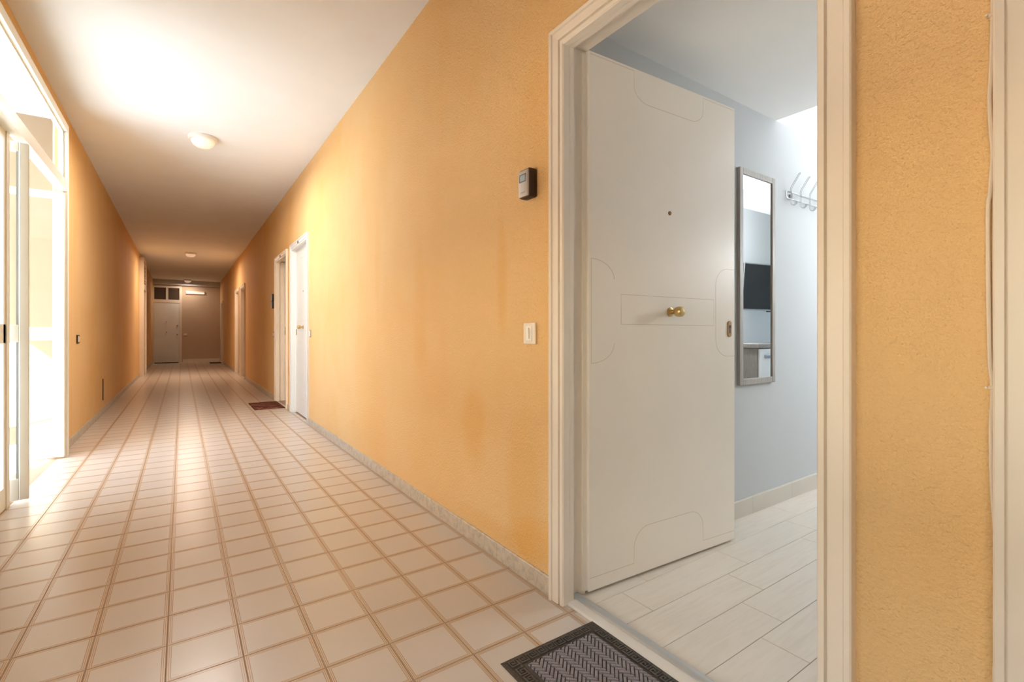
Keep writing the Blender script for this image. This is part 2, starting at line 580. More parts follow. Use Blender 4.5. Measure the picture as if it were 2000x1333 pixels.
def tile_geo(mb, cx, cy, x0, x1, y0, y1, z=0.0, e=0.0012):
    uv = []
    pts = [(x0, y0), (x1, y0), (x1, y1), (x0, y1)]
    inn = [(x0 + e, y0 + e), (x1 - e, y0 + e), (x1 - e, y1 - e), (x0 + e, y1 - e)]
    o = len(mb.v)
    mb.add([(p[0], p[1], z - 0.0012) for p in pts] + [(p[0], p[1], z) for p in inn] + [(p[0], p[1], z - 0.006) for p in pts],
           [(4, 5, 6, 7)] + [(k, (k + 1) % 4, 4 + (k + 1) % 4, 4 + k) for k in range(4)] + [(8 + k, 8 + (k + 1) % 4, (k + 1) % 4, k) for k in range(4)])
    return [((p[0] - cx) / T + 0.5, (p[1] - cy) / T + 0.5) for p in pts + inn + pts]

def tile_mesh(name, mb, uvs):
    me = bpy.data.meshes.new(name)
    me.from_pydata(mb.v, [], mb.f)
    lay = me.uv_layers.new(name='uv')
    for lp in me.loops:
        lay.data[lp.index].uv = uvs[lp.vertex_index]
    me.materials.append(M['tile'])
    me.update()
    return me

HT = T / 2 - 0.0006
def project(x, yy, z=0.0):
    s, c = math.sin(math.radians(YAW)), math.cos(math.radians(YAW))
    fz = x * s + yy * c
    if fz < 0.05:
        return None
    return (1000 + F_PX * (x * c - yy * s) / fz, 653 - F_PX * (z - H_CAM) / fz, fz)

cells = []
i0, i1 = math.floor((XL - TX0) / T), math.ceil((XR + 0.02 - TX0) / T)
j0, j1 = math.floor((Y_NEAR - TY0) / T), math.ceil((Y_END - TY0) / T)
for i in range(i0, i1):
    for j in range(j0, j1):
        cx, cyy = TX0 + (i + 0.5) * T, TY0 + (j + 0.5) * T
        xa, xb = max(cx - HT, XL), min(cx + HT, 1.205)
        if xb - xa < 0.01:
            continue
        area = 0.0
        p = project(cx, cyy)
        if p and -60 < p[0] < 1400 and p[1] < 1390:
            area = 1.0 / p[2] ** 3 * (xb - xa)
        cells.append((area, cx, cyy, xa, xb))
cells.sort(reverse=True)
shared = {}
loose, loose_uv = MB(), []
for n, (area, cx, cyy, xa, xb) in enumerate(cells):
    if n < 290 and area > 0:
        key = (round(xa - cx, 4), round(xb - cx, 4))
        if key not in shared:
            m1 = MB()
            u1 = tile_geo(m1, 0, 0, xa - cx, xb - cx, -HT, HT)
            shared[key] = tile_mesh('tile', m1, u1)
        link('tile', shared[key], None, floor, (cx, cyy, random.uniform(-0.0004, 0.0003)))
    else:
        loose_uv += tile_geo(loose, cx, cyy, xa, xb, cyy - HT, cyy + HT)
far_tiles = link('distant_tiles', tile_mesh('distant_tiles', loose, loose_uv), None, floor)
far_tiles['kind'] = 'stuff'

# ------------------------------------------------------------------ skirting tiles
def skirting(name, X, s, spans, label, L=0.3145, first=1.507, hgt=0.072):
    r = root(name, (X, 0, 0), label, 'skirting', kind='structure')
    shared = {}
    for (a, b) in spans:
        k = math.floor((a - first) / L)
        while first + k * L < b:
            p, q = max(a, first + k * L + 0.0008), min(b, first + (k + 1) * L - 0.0008)
            k += 1
            if q - p < 0.012:
                continue
            ln = round(q - p, 4)
            if ln not in shared:
                shared[ln] = MB().prism([(0, 0), (-s * 0.009, 0), (-s * 0.009, hgt - 0.004), (-s * 0.006, hgt), (0, hgt)], 'y', 0, ln).mesh('tile')
            link('tile', shared[ln], 'skirting', r, (random.uniform(-0.0006, 0.0006), p, 0))
    return r

spans, y = [], Y_NEAR
for (a, b, _) in RD:
    spans.append((y, a - 0.073)); y = b + 0.073
spans.append((y, Y_END))
skirting('baseboard_right', XR, 1, spans, 'mottled beige skirting tiles along the wall of flat doors')
skirting('baseboard_left', XL, -1, [(Y_NEAR, SY0 - 0.02), (SY1 + 0.01, 14.45), (15.65, Y_END)], 'mottled beige skirting tiles along the wall beside the glass entrance')
solid('baseboard_far', MB().box(0.02, XR - 0.01, Y_END - 0.012, Y_END, 0, 0.11), 'cream', 'pale skirting board at the foot of the far end wall', 'skirting', kind='structure')

# ------------------------------------------------------------------ doors of the flats
CASING = [(-0.0, -0.02), (0.0, 0.008), (0.004, 0.013), (0.016, 0.014), (0.018, 0.005), (0.022, 0.005), (0.024, 0.016), (0.054, 0.018),
          (0.0565, 0.0165), (0.058, 0.023), (0.069, 0.025), (0.072, 0.022), (0.072, 0.0), (0.045, 0.0), (0.045, -0.02)]
JAMB = [(0.0, -0.0205), (0.0, -0.042), (0.023, -0.042), (0.023, -0.122), (0.04, -0.122), (0.04, -0.0205)]

def knob_set(leaf, s, z, front, dirn, mat='brass'):
    """a round rose and a turned knob standing off the leaf along y (dirn) in leaf coordinates"""
    d = dirn
    rose = [(0.0, 0.0), (0.021, 0.0), (0.021, d * 0.003), (0.017, d * 0.006), (0.0105, d * 0.007), (0.0105, d * 0.022), (0.013, d * 0.027), (0.020, d * 0.034),
            (0.0225, d * 0.044), (0.0225, d * 0.054), (0.021, d * 0.062), (0.017, d * 0.066), (0.0, d * 0.067)]
    k = part('knob', MB().lathe(rose, (s, front, z), 'y', 28), mat, leaf, True, True, 'brass knob')
    return k

def groove_paths(L, Z, flip=False):
    def arc(cx, cz, rx, rz, a0, a1, n=10):
        return [(cx + rx * math.cos(math.radians(a0 + (a1 - a0) * i / n)), cz + rz * math.sin(math.radians(a0 + (a1 - a0) * i / n))) for i in range(n + 1)]
    P = []
    P.append([(0.004, 0.064), (0.243, 0.064)] + arc(0.333, 0.125, 0.088, 0.082, 180, 90) + [(0.59, 0.207)] + arc(0.60, 0.125, 0.088, 0.082, 90, 0) + [(0.69, 0.058), (L - 0.003, 0.054)])
    P.append([(0.004, Z - 0.012), (0.243, Z - 0.012)] + arc(0.333, Z - 0.075, 0.088, 0.06, 180, 270) + [(0.59, Z - 0.135)] + arc(0.60, Z - 0.075, 0.088, 0.06, 270, 360) + [(0.69, Z - 0.012), (L - 0.003, Z - 0.012)])
    P.append(arc(0.013, 1.235, 0.12, 0.075, 0, 90) + [(0.013, 1.31), (0.013, 0.90)] + arc(0.013, 0.975, 0.12, 0.075, 270, 360))
    P.append([(L - 0.002, 1.327)] + arc(0.87, 1.245, 0.088, 0.082, 90, 180) + arc(0.87, 0.99, 0.088, 0.082, 180, 270) + [(L - 0.002, 0.908)])
    P.append([(0.171, 1.054), (0.171, 1.176), (0.767, 1.176), (0.767, 1.054), (0.171, 1.054)])
    if flip:
        P = [[(L - p[0], p[1]) for p in q] for q in P]
    return P

def add_casing(r, a, b, mat='cream'):
    part('casing', MB().sweep_u(CASING, a, b, ZT, XR, 1), mat, r)
    part('jamb', MB().sweep_u(JAMB, a, b, ZT, XR, 1), mat, r)

# the open door
d1 = root('door_1', (XR, 0.93, 0), 'ivory armoured flat door standing wide open into the flat', 'door', kind='structure')
add_casing(d1, 0.498, 1.362)
LW, LZ = 0.929, 2.118
leaf = link('leaf', MB().rbox(0, LW, 0, 0.046, 0.012, LZ, 0.003, 2).mesh('leaf'), 'leaf', d1, (1.300 - XR, 1.365 - 0.93, 0), -math.radians(2.9))
WORLD[leaf.name] = Vector((0, 0, 0))
for q in groove_paths(LW, LZ):
    part('panel_groove', MB().strip(q, 0.0022, -0.0003, 0.002), 'groove', leaf, False, True)
knob_set(leaf, 0.465, 1.111, 0.0, -1)
part('peephole', MB().lathe([(0.0, 0.0), (0.009, 0.0), (0.009, -0.003), (0.006, -0.005), (0.0045, -0.003), (0.0, -0.003)], (0.461, 0, 1.544), 'y', 20), 'bronze', leaf, True, True, 'small bronze peephole')
esc = [(0.013 * math.cos(t), 0.026 + 0.013 * math.sin(t)) for t in [PI * i / 8 for i in range(9)]] + [(-0.013 * math.cos(t), -0.026 - 0.013 * math.sin(t)) for t in [PI * i / 8 for i in range(9)]]
lk = part('lock', MB().prism([(0.885 + p[0], 1.039 + p[1]) for p in esc], 'y', 0.0, -0.005), 'bronze', leaf, False, True, 'bronze oval lock plate')
part('keyhole', MB().lathe([(0.0, -0.0062), (0.008, -0.0062), (0.008, -0.004)], (0.885, 0, 1.05), 'y', 16).box(0.8822, 0.8878, -0.0062, -0.004, 1.018, 1.045), 'dark_metal', lk, False, True)
part('edge_strip', MB().box(-0.020, -0.001, 0.012, 0.046, 0.014, LZ - 0.01), 'leaf', leaf, False, True)
for z in (0.25, 1.06, 1.87):
    part('hinge', MB().lathe([(0.0, z - 0.05), (0.007, z - 0.05), (0.007, z + 0.05), (0.0, z + 0.05)], (-0.024, 0.052, 0), 'z', 12), 'strip_alu', leaf, True, True)

# closed doors further along
def closed_door(name, a, b, rec, label, mat, casing_mat, lock_far=True, plate=False):
    r = root(name, (XR, (a + b) / 2, 0), label, 'door', kind='structure')
    add_casing(r, a, b, casing_mat)
    L = b - a + 0.03
    lf = link('leaf', MB().rbox(0, L, 0, 0.045, 0.010, ZT + 0.012, 0.003, 1).mesh('leaf'), mat, r, (rec, -L / 2, 0), math.radians(90))
    lf.location = (rec + 0.045, -L / 2, 0)          # leaf x runs along +Y, its face (y = .045) looks at the corridor
    WORLD[lf.name] = Vector((0, 0, 0))
    for q in groove_paths(L, ZT, not lock_far):
        part('panel_groove', MB().strip(q, 0.0025, 0.043, 0.0453), 'groove', lf, False, True)
    knob_set(lf, L / 2, 1.10, 0.045, 1)
    sx = L - 0.05 if lock_far else 0.05
    part('lock', MB().prism([(sx + p[0], 1.04 + p[1]) for p in esc], 'y', 0.045, 0.050), 'bronze', lf, False, True)
    part('peephole', MB().lathe([(0.0, 0.05), (0.009, 0.049), (0.009, 0.045)], (L / 2, 0, 1.54), 'y', 14), 'bronze', lf, True, True)
    if plate:
        part('number_plate', MB().box(XR - 0.022, XR - 0.017, (a + b) / 2 - 0.02, (a + b) / 2 + 0.02, ZT + 0.024, ZT + 0.052), 'dark_metal', r)
    return r

closed_door('door_2', *RD[0], 'closed cream flat door at the edge, beside the loose cables', 'leaf', 'cream')
closed_door('door_3', *RD[2], 'closed pale white flat door in the sunlit stretch of wall', 'pale_door', 'pale_door', True, True)
closed_door('door_4', *RD[3], 'deeply recessed cream flat door behind the maroon mat', 'cream', 'cream', True, True)
closed_door('door_5', *RD[4], 'nearer of two cream flat doors in the dim stretch of corridor', 'cream', 'cream')
closed_door('door_6', *RD[5], 'farther of two cream flat doors in the dim stretch of corridor', 'cream', 'cream')
closed_door('door_7', *RD[6], 'last cream flat door by the far end wall', 'cream', 'cream')

# sill of the open flat: marble edge and aluminium strip
sill = root('trim_2', (1.22, 0.93, 0), 'cream marble door sill with grey aluminium strip under the open door', 'door sill', kind='structure')
part('sill_slab', MB().prism([(1.188, -0.06), (1.188, 0.003), (1.194, 0.008), (1.232, 0.010), (1.232, -0.06)], 'y', 0.478, 1.384), 'stone', sill)
prof = [(1.228, 0.0)] + [(1.2475 - 0.0195 * math.cos(t), 0.0085 + 0.010 * math.sin(t)) for t in [PI * i / 8 for i in range(9)]] + [(1.267, 0.0)]
part('metal_strip', MB().prism(prof, 'y', 0.478, 1.384), 'strip_alu', sill, True)

# ------------------------------------------------------------------ the flat behind the open door
RY0, RY1, RX1, RZ = 0.25, 1.475, 6.2, 2.293
room_floor = solid('floor_flat', MB().box(XR2 - 0.085, RX1 + 0.1, RY0 - 0.1, RY1 + 0.1, -0.10, -0.002), 'plank_grout', 'pale oak plank floor inside the open flat', 'floor', kind='structure')
PW, PL = 0.1525, 0.640
pm = MB().rbox(-PL / 2 + 0.001, PL / 2 - 0.001, -PW / 2 + 0.001, PW / 2 - 0.001, -0.008, 0.0, 0.0008, 1).mesh('plank')
cross = {0: 1.422, 1: 1.899 - PL, 2: 1.743 - PL, 3: 1.594 - PL}
def plank_x(r):
    return 1.422 - 0.158 * r if r >= 0 else 1.574 - PL - 0.155 * (-1 - r)
clipped = {}
for r in range(-2, 8):
    yc = 1.308 - PW * (r + 0.5)
    x = plank_x(r) if r not in cross else cross[r]
    while x > 1.26:
        x -= PL
    while x < RX1:
        a, b = max(x, 1.262), min(x + PL, RX1 + 0.05)
        if b - a > 0.02:
            if b - a > PL - 0.001:
                link('plank', pm, 'plank', room_floor, ((a + b) / 2, yc, 0))
            else:
                w = b - a
                key = round(w, 3)
                if key not in clipped:
                    clipped[key] = MB().rbox(-w / 2 + 0.001, w / 2 - 0.001, -PW / 2 + 0.001, PW / 2 - 0.001, -0.008, 0.0, 0.0008, 1).mesh('plank')
                link('plank', clipped[key], 'plank', room_floor, ((a + b) / 2, yc, 0))
        x += PL
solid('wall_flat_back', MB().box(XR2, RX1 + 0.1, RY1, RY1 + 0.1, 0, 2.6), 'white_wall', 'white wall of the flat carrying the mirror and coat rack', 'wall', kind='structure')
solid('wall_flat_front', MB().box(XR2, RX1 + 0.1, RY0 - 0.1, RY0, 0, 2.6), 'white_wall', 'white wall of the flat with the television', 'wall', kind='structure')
WY0, WY1, WZ0, WZ1 = 0.40, 1.35, 0.85, 2.15
mb = MB().box(RX1, RX1 + 0.15, RY0, WY0, 0, 2.6).box(RX1, RX1 + 0.15, WY1, RY1, 0, 2.6).box(RX1, RX1 + 0.15, WY0, WY1, 0, WZ0).box(RX1, RX1 + 0.15, WY0, WY1, WZ1, 2.6)
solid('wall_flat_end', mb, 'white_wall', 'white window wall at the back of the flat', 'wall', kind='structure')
w1 = root('window_1', (RX1, 0.875, WZ0), 'white window at the back of the flat', 'window', kind='structure')
mb = MB().box(RX1 + 0.04, RX1 + 0.10, WY0, WY0 + 0.06, WZ0, WZ1).box(RX1 + 0.04, RX1 + 0.10, WY1 - 0.06, WY1, WZ0, WZ1)
mb.box(RX1 + 0.04, RX1 + 0.10, WY0, WY1, WZ0, WZ0 + 0.06).box(RX1 + 0.04, RX1 + 0.10, WY0, WY1, WZ1 - 0.06, WZ1)
part('frame', mb, 'white_board', w1)
part('pane', MB().box(RX1 + 0.065, RX1 + 0.071, WY0 + 0.05, WY1 - 0.05, WZ0 + 0.05, WZ1 - 0.05), 'glass', w1)
SKX = 2.933
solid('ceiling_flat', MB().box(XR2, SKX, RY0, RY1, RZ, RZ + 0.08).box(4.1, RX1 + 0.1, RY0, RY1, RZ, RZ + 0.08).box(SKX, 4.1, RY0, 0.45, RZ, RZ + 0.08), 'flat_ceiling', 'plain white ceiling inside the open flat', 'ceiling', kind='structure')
w2 = root('ceiling_glow_panel', (3.5, 0.96, RZ), 'glowing panel standing in for brightly lit ceiling in the flat', 'glow_panel', kind='structure')  # made-up glowing panel where the ceiling is only brightly lit
part('pane', MB().box(SKX, 4.1, 0.45, RY1, RZ + 0.004, RZ + 0.02), 'glow_panel', w2)
# skirting of the flat in lengths
sk = root('baseboard_flat', (XR2, RY1, 0), 'beige tiled skirting under the mirror wall of the flat', 'skirting', kind='structure')
x = 1.31
k = 0
while x < RX1 - 0.02:
    q = min(x + 0.45, RX1 - 0.005)
    part('tile', MB().prism([(RY1, 0), (RY1 - 0.010, 0), (RY1 - 0.010, 0.092), (RY1 - 0.006, 0.098), (RY1, 0.098)], 'x', x, q - 0.0015), 'skirting_room', sk)
    x = q

# an added globe pendant, out of view, put in to light the flat
LX, LY, LZP = 4.15, 0.38, RZ - 0.62
lampr = root('added_pendant', (LX, LY, RZ), 'added white globe pendant lighting the flat, beside the television', 'lamp')
part('canopy', MB().lathe([(0.0, RZ), (0.05, RZ), (0.045, RZ - 0.025), (0.0, RZ - 0.028)], (LX, LY, 0), 'z', 24), 'white_plastic', lampr, True)
part('cord', MB().tube([(LX, LY, RZ - 0.02), (LX, LY, LZP + 0.10)], 0.003, 6), 'white_plastic', lampr, True)
part('globe', MB().lathe([(0.11 * math.sin(PI * i / 16), LZP - 0.11 * math.cos(PI * i / 16)) for i in range(17)], (LX, LY, 0), 'z', 32), 'lamp_on', lampr, True)
ld = bpy.data.lights.new('pendant_fill_light', 'POINT')  # added light source for the flat
ld.shadow_soft_size = 0.125; ld.energy = 215.0; ld.color = (0.92, 0.96, 1.0)
lo = bpy.data.objects.new('pendant_fill_light', ld)
COL.objects.link(lo)
lo.parent = lampr
lo.location = (0, 0, LZP - RZ)

# mirror
mr = root('wall_mirror', (2.70, RY1, 0.73), 'tall wall mirror in a grey wooden frame beside the open door', 'mirror')
mx0, mx1, mz0, mz1, fw = 2.513, 2.890, 0.732, 1.932, 0.034
for nm, bx in (('frame', (mx0, mx0 + fw, mz0, mz1)), ('frame', (mx1 - fw, mx1, mz0, mz1)), ('frame', (mx0 + fw, mx1 - fw, mz0, mz0 + fw)), ('frame', (mx0 + fw, mx1 - fw, mz1 - fw, mz1))):
    part(nm, MB().rbox(bx[0], bx[1], RY1 - 0.020, RY1, bx[2], bx[3], 0.003, 2), 'grey_wood', mr)
part('glass', MB().box(mx0 + 0.02, mx1 - 0.02, RY1 - 0.013, RY1 - 0.006, mz0 + 0.02, mz1 - 0.02), 'mirror', mr)

# coat rack
cr = root('coat_rack', (3.36, RY1, 1.85), 'chrome wire coat rack with double hooks on the white wall', 'coat rack')
zt_, zb_, yr = 1.886, 1.842, RY1 - 0.020
loop = []
xa, xb = 3.03, 3.70
for i in range(9):
    t = PI / 2 + PI * i / 8
    loop.append((xa + 0.022 * math.cos(t), yr, (zt_ + zb_) / 2 + 0.022 * math.sin(t)))
for i in range(9):
    t = -PI / 2 + PI * i / 8
    loop.append((xb + 0.022 * math.cos(t), yr, (zt_ + zb_) / 2 + 0.022 * math.sin(t)))
loop.append(loop[0])
part('rail', MB().tube(loop, 0.0030, 8), 'chrome', cr, True)
for k in range(6):
    hx = 3.068 + 0.122 * k
    m_ = MB()
    for dx in (-0.0075, 0.0075):
        m_.tube([(hx + dx, yr - 0.055, 1.985), (hx + dx, yr - 0.048, 1.978), (hx + dx, yr - 0.006, 1.912), (hx + dx, yr - 0.004, 1.90), (hx + dx, yr - 0.004, 1.815),
                 (hx + dx, yr - 0.010, 1.803), (hx + dx, yr - 0.022, 1.800), (hx + dx, yr - 0.032, 1.808), (hx + dx, yr - 0.036, 1.820)], 0.0017, 6)
    m_.tube([(hx - 0.0075, yr - 0.055, 1.985), (hx, yr - 0.057, 1.988), (hx + 0.0075, yr - 0.055, 1.985)], 0.0017, 6)
    m_.tube([(hx - 0.0075, yr - 0.036, 1.820), (hx, yr - 0.037, 1.823), (hx + 0.0075, yr - 0.036, 1.820)], 0.0017, 6)
    part('hook', m_, 'chrome', cr, True)
for bx in (3.10, 3.60):
    part('bracket', MB().box(bx - 0.006, bx + 0.006, yr, RY1, 1.85, 1.878), 'chrome', cr)

# television on its arm (seen in the mirror)
tv = root('television', (4.34, 0.42, 1.24), 'flat black television tilted on its wall arm, reflected in the mirror', 'television', rz=math.radians(10.5))
TW, TH = 0.76, 0.446
tb = link('case', MB().rbox(0, TW, -0.035, 0, 0, TH, 0.006, 2).mesh('case'), 'tv_case', tv)
tb.rotation_euler = (-math.radians(5.0), 0, 0)
WORLD[tb.name] = Vector((0, 0, 0))
part('screen', MB().box(0.012, TW - 0.012, 0.0, 0.0015, 0.018, TH - 0.012), 'screen', tb, False, True)
part('bezel', MB().box(0.0, TW, 0.0, 0.004, 0.0, 0.012).box(0, TW, 0, 0.003, TH - 0.008, TH).box(0, 0.008, 0, 0.003, 0, TH).box(TW - 0.008, TW, 0, 0.003, 0, TH), 'chrome', tb, False, True)
part('sensor', MB().rbox(TW / 2 - 0.03, TW / 2 + 0.03, -0.01, 0.003, -0.012, 0.0, 0.003, 1), 'dark_metal', tb, False, True)
arm = MB().tube([(4.72, 0.255, 1.46), (4.72, 0.45, 1.46)], 0.012, 8).box(4.66, 4.78, 0.25, 0.262, 1.38, 1.54)
ar = part('wall_arm', MB().add([((Matrix.Rotation(-math.radians(10.5), 3, 'Z') @ (Vector(p) - Vector((4.34, 0.42, 1.24))))[:]) for p in arm.v], arm.f), 'dark_metal', tv, True, True)

# cabinet (seen in the mirror)
cb = root('kitchen_cabinet', (4.27, 0.25, 0), 'grey-brown cabinet with a white door, reflected in the mirror', 'cabinet')
part('body', MB().box(4.27, 5.75, 0.251, 0.612, 0.0, 0.885), 'cab_wood', cb)
part('top', MB().rbox(4.255, 5.765, 0.251, 0.635, 0.888, 0.926, 0.003, 1), 'cab_wood', cb)
for k in range(3):
    a = 4.285 + k * 0.49
    dr = part('door', MB().rbox(a, a + 0.478, 0.613, 0.631, 0.08, 0.878, 0.002, 1), 'white_board', cb)
    WORLD[dr.name] = WORLD[cb.name]
    part('handle', MB().rbox(a + 0.07, a + 0.20, 0.631, 0.650, 0.80, 0.825, 0.004, 1), 'chrome', dr)

# ------------------------------------------------------------------ glass entrance
FX0, FX1 = -0.840, -0.780
scr = root('window_3', (-0.81, 4.5, 0), 'cream metal entrance screen with a glazed transom up to the lintel', 'glazed screen', kind='structure')
YJ = 5.36                                   # far jamb
part('jamb', MB().box(FX0, FX1, YJ, SY1, 0, SZT).box(FX0 + 0.02, FX0 + 0.035, YJ - 0.012, YJ, 0, SZT - 0.06), 'alu', scr)
part('jamb', MB().box(FX0, FX1, SY0, SY0 + 0.06, 0, SZT), 'alu', scr)
part('head', MB().box(FX0, FX1, SY0 + 0.06, YJ, SZT - 0.06, SZT).box(FX0 + 0.02, FX0 + 0.035, SY0 + 0.06, YJ, SZT - 0.072, SZT - 0.06), 'alu', scr)
part('transom_bar', MB().box(FX0, FX1, SY0 + 0.06, YJ, 2.19, 2.275), 'alu', scr)
PX0, PX1 = -0.895, -0.835                   # the fixed side panel sits a little further out
part('mullion', MB().box(PX0, PX1, 3.945, 4.0, 0, 2.19), 'alu', scr)
part('transom_pane', MB().box(FX0 + 0.026, FX0 + 0.031, SY0 + 0.06, YJ, 2.275, SZT - 0.06), 'glass', scr)
PYA, PYB = SY0 + 0.06, 3.945
mb = MB()
for (za, zb) in ((0.005, 0.13), (0.962, 1.070), (2.13, 2.19)):
    mb.box(PX0 + 0.005, PX1 - 0.005, PYA, PYB, za, zb)
mb.box(PX0 + 0.005, PX1 - 0.005, PYB - 0.04, PYB, 0.13, 2.13).box(PX0 + 0.005, PX1 - 0.005, PYA, PYA + 0.05, 0.13, 2.13)
fp = part('side_panel', mb, 'alu', scr)
WORLD[fp.name] = WORLD[scr.name]
part('pane', MB().box(PX0 + 0.027, PX0 + 0.032, PYA + 0.04, PYB - 0.03, 0.12, 0.97), 'glass', fp)
part('pane', MB().box(PX0 + 0.027, PX0 + 0.032, PYA + 0.04, PYB - 0.03, 1.06, 2.14), 'glass', fp)

def glazed_leaf(name, loc, rz, W, label, z0=0.012, z1=2.172, lead=0.062):
    """leaf local: x runs from the hinge outwards, y is the thickness"""
    r = root(name, loc, label, 'door', kind='structure', rz=rz)
    d = 0.042
    for (a, b) in ((0.0, lead), (W - lead, W)):
        part('stile', MB().rbox(a, b, 0, d, z0, z1, 0.004, 1), 'alu', r, False, True)
    for (a, b) in ((z0, 0.142), (0.965, 1.070), (z1 - 0.055, z1)):
        part('rail', MB().rbox(lead, W - lead, 0.002, d - 0.002, a, b, 0.003, 1), 'alu', r, False, True)
    for (a, b) in ((0.142, 0.965), (1.070, z1 - 0.055)):
        part('pane', MB().box(lead, W - lead, d / 2 - 0.002, d / 2 + 0.002, a, b), 'glass', r, False, True)
        part('glazing_bead', MB().box(lead, lead + 0.012, d / 2 - 0.012, d / 2 + 0.012, a, b).box(W - lead - 0.012, W - lead, d / 2 - 0.012, d / 2 + 0.012, a, b), 'gasket', r, False, True)
    return r
# the far leaf stands open outwards at a right angle, the near leaf a little past it
glazed_leaf('door_8', (FX1 - 0.012, YJ - 0.012, 0), PI, 0.66, 'far leaf of the glass entrance, opened outwards and bright with daylight')
glazed_leaf('door_9', (-0.772, 4.112, 0), PI + math.radians(8), 0.64, 'near leaf of the glass entrance, shaded cream, opened outwards', lead=0.044)

w4 = root('added_fill_window', (XL - 0.1, (VY0 + VY1) / 2, VZ0), 'wide added fill window with amber panes beside the viewpoint', 'window', kind='structure')  # made-up window, put in to fill the near corridor with light
mb = MB().box(XL - 0.11, XL - 0.05, VY0, VY0 + 0.06, VZ0, VZ1).box(XL - 0.11, XL - 0.05, VY1 - 0.06, VY1, VZ0, VZ1).box(XL - 0.11, XL - 0.05, VY0 + 0.06, VY1 - 0.06, VZ0, VZ0 + 0.06)
mb.box(XL - 0.11, XL - 0.05, VY0 + 0.06, VY1 - 0.06, VZ1 - 0.06, VZ1).box(XL - 0.11, XL - 0.05, (VY0 + VY1) / 2 - 0.03, (VY0 + VY1) / 2 + 0.03, VZ0 + 0.06, VZ1 - 0.06)
part('frame', mb, 'alu', w4)
part('pane', MB().box(XL - 0.083, XL - 0.078, VY0 + 0.05, (VY0 + VY1) / 2 - 0.02, VZ0 + 0.05, VZ1 - 0.05), 'amber_glass', w4)
part('pane', MB().box(XL - 0.083, XL - 0.078, (VY0 + VY1) / 2 + 0.02, VY1 - 0.05, VZ0 + 0.05, VZ1 - 0.05), 'amber_glass', w4)

# ------------------------------------------------------------------ porch and yard outside
PWY, PZ, PEX = 6.33, 3.09, -3.38
solid('floor_porch', MB().box(-3.6, XL - 0.01, -0.2, PWY, -0.08, -0.006), 'porch_stone', 'pale stone floor of the sunny porch', 'floor', kind='structure')
solid('ground', MB().box(-16, -3.6, -14, 16, -0.20, -0.06).box(-3.6, XL - 0.16, -14, -0.2, -0.20, -0.06), 'concrete', 'pale paved yard outside the entrance', 'ground', kind='structure')
solid('wall_porch', MB().box(PEX, XL - 0.042, PWY, PWY + 0.2, 0, PZ), 'porch_wall', 'cream porch wall outside, half in sunlight', 'wall', kind='structure')
solid('wall_sun_block', MB().box(-5.6, XL - 0.16, -5.4, -5.0, -0.06, 6.2), 'porch_wall', 'tall cream wall added across the yard to keep sun out of the corridor', 'wall', kind='structure')  # made-up unseen wall, blocks direct sun from the entrance floor
solid('ceiling_porch', MB().box(PEX, XL - 0.01, -0.4, PWY + 0.2, PZ, PZ + 0.2), 'ceiling', 'white porch ceiling seen through the transom glass', 'ceiling', kind='structure')
solid('roof', MB().box(PEX, RX1 + 0.3, Y_NEAR - 0.2, Y_END + 0.2, PZ + 0.2, PZ + 0.4), 'concrete', 'flat roof over the building', 'roof', kind='structure')
solid('trim_3', MB().rbox(PEX, XL - 0.045, 5.80, PWY, -0.006, 0.213, 0.006, 1), 'porch_wall', 'low sunlit ledge along the foot of the porch wall', 'ledge', kind='structure')
solid('wall_yard', MB().box(-11.2, -11.0, -14, 16, -0.06, 1.9), 'porch_wall', 'pale boundary wall across the yard', 'wall', kind='structure')

# ------------------------------------------------------------------ left wall: proud door with slatted vent, hatch
d10 = root('door_10', (XL, 15.05, 0), 'cream door in a proud frame with a slatted vent above', 'door', kind='structure')
part('frame', MB().box(XL, XL + 0.085, 14.50, 14.56, 0, 2.86).box(XL, XL + 0.085, 15.54, 15.60, 0, 2.86).box(XL, XL + 0.085, 14.56, 15.54, 2.10, 2.22).box(XL, XL + 0.085, 14.56, 15.54, 2.80, 2.86), 'cream', d10)
lf = part('leaf', MB().rbox(XL + 0.01, XL + 0.055, 14.56, 15.54, 0.01, 2.10, 0.003, 1), 'cream', d10)
WORLD[lf.name] = WORLD[d10.name]
part('lock', MB().box(XL + 0.050, XL + 0.062, 14.60, 14.64, 0.98, 1.10), 'bronze', lf)
for k in range(9):
    z = 2.26 + k * 0.06
    part('slat', MB().prism([(XL + 0.02, z), (XL + 0.075, z - 0.025), (XL + 0.078, z - 0.018), (XL + 0.023, z + 0.007)], 'y', 14.56, 15.54), 'cream', d10)

ht = root('wall_hatch', (XL, 8.3, 0.3), 'orange painted hatch cover low on the wall, slightly ajar', 'hatch')
part('cover', MB().rbox(XL, XL + 0.010, 8.03, 8.62, 0.16, 0.45, 0.002, 1), 'wall', ht)
part('gap', MB().prism([(8.020, 0.17), (8.034, 0.17), (8.030, 0.44)], 'x', XL, XL + 0.0105), 'dark_metal', ht)

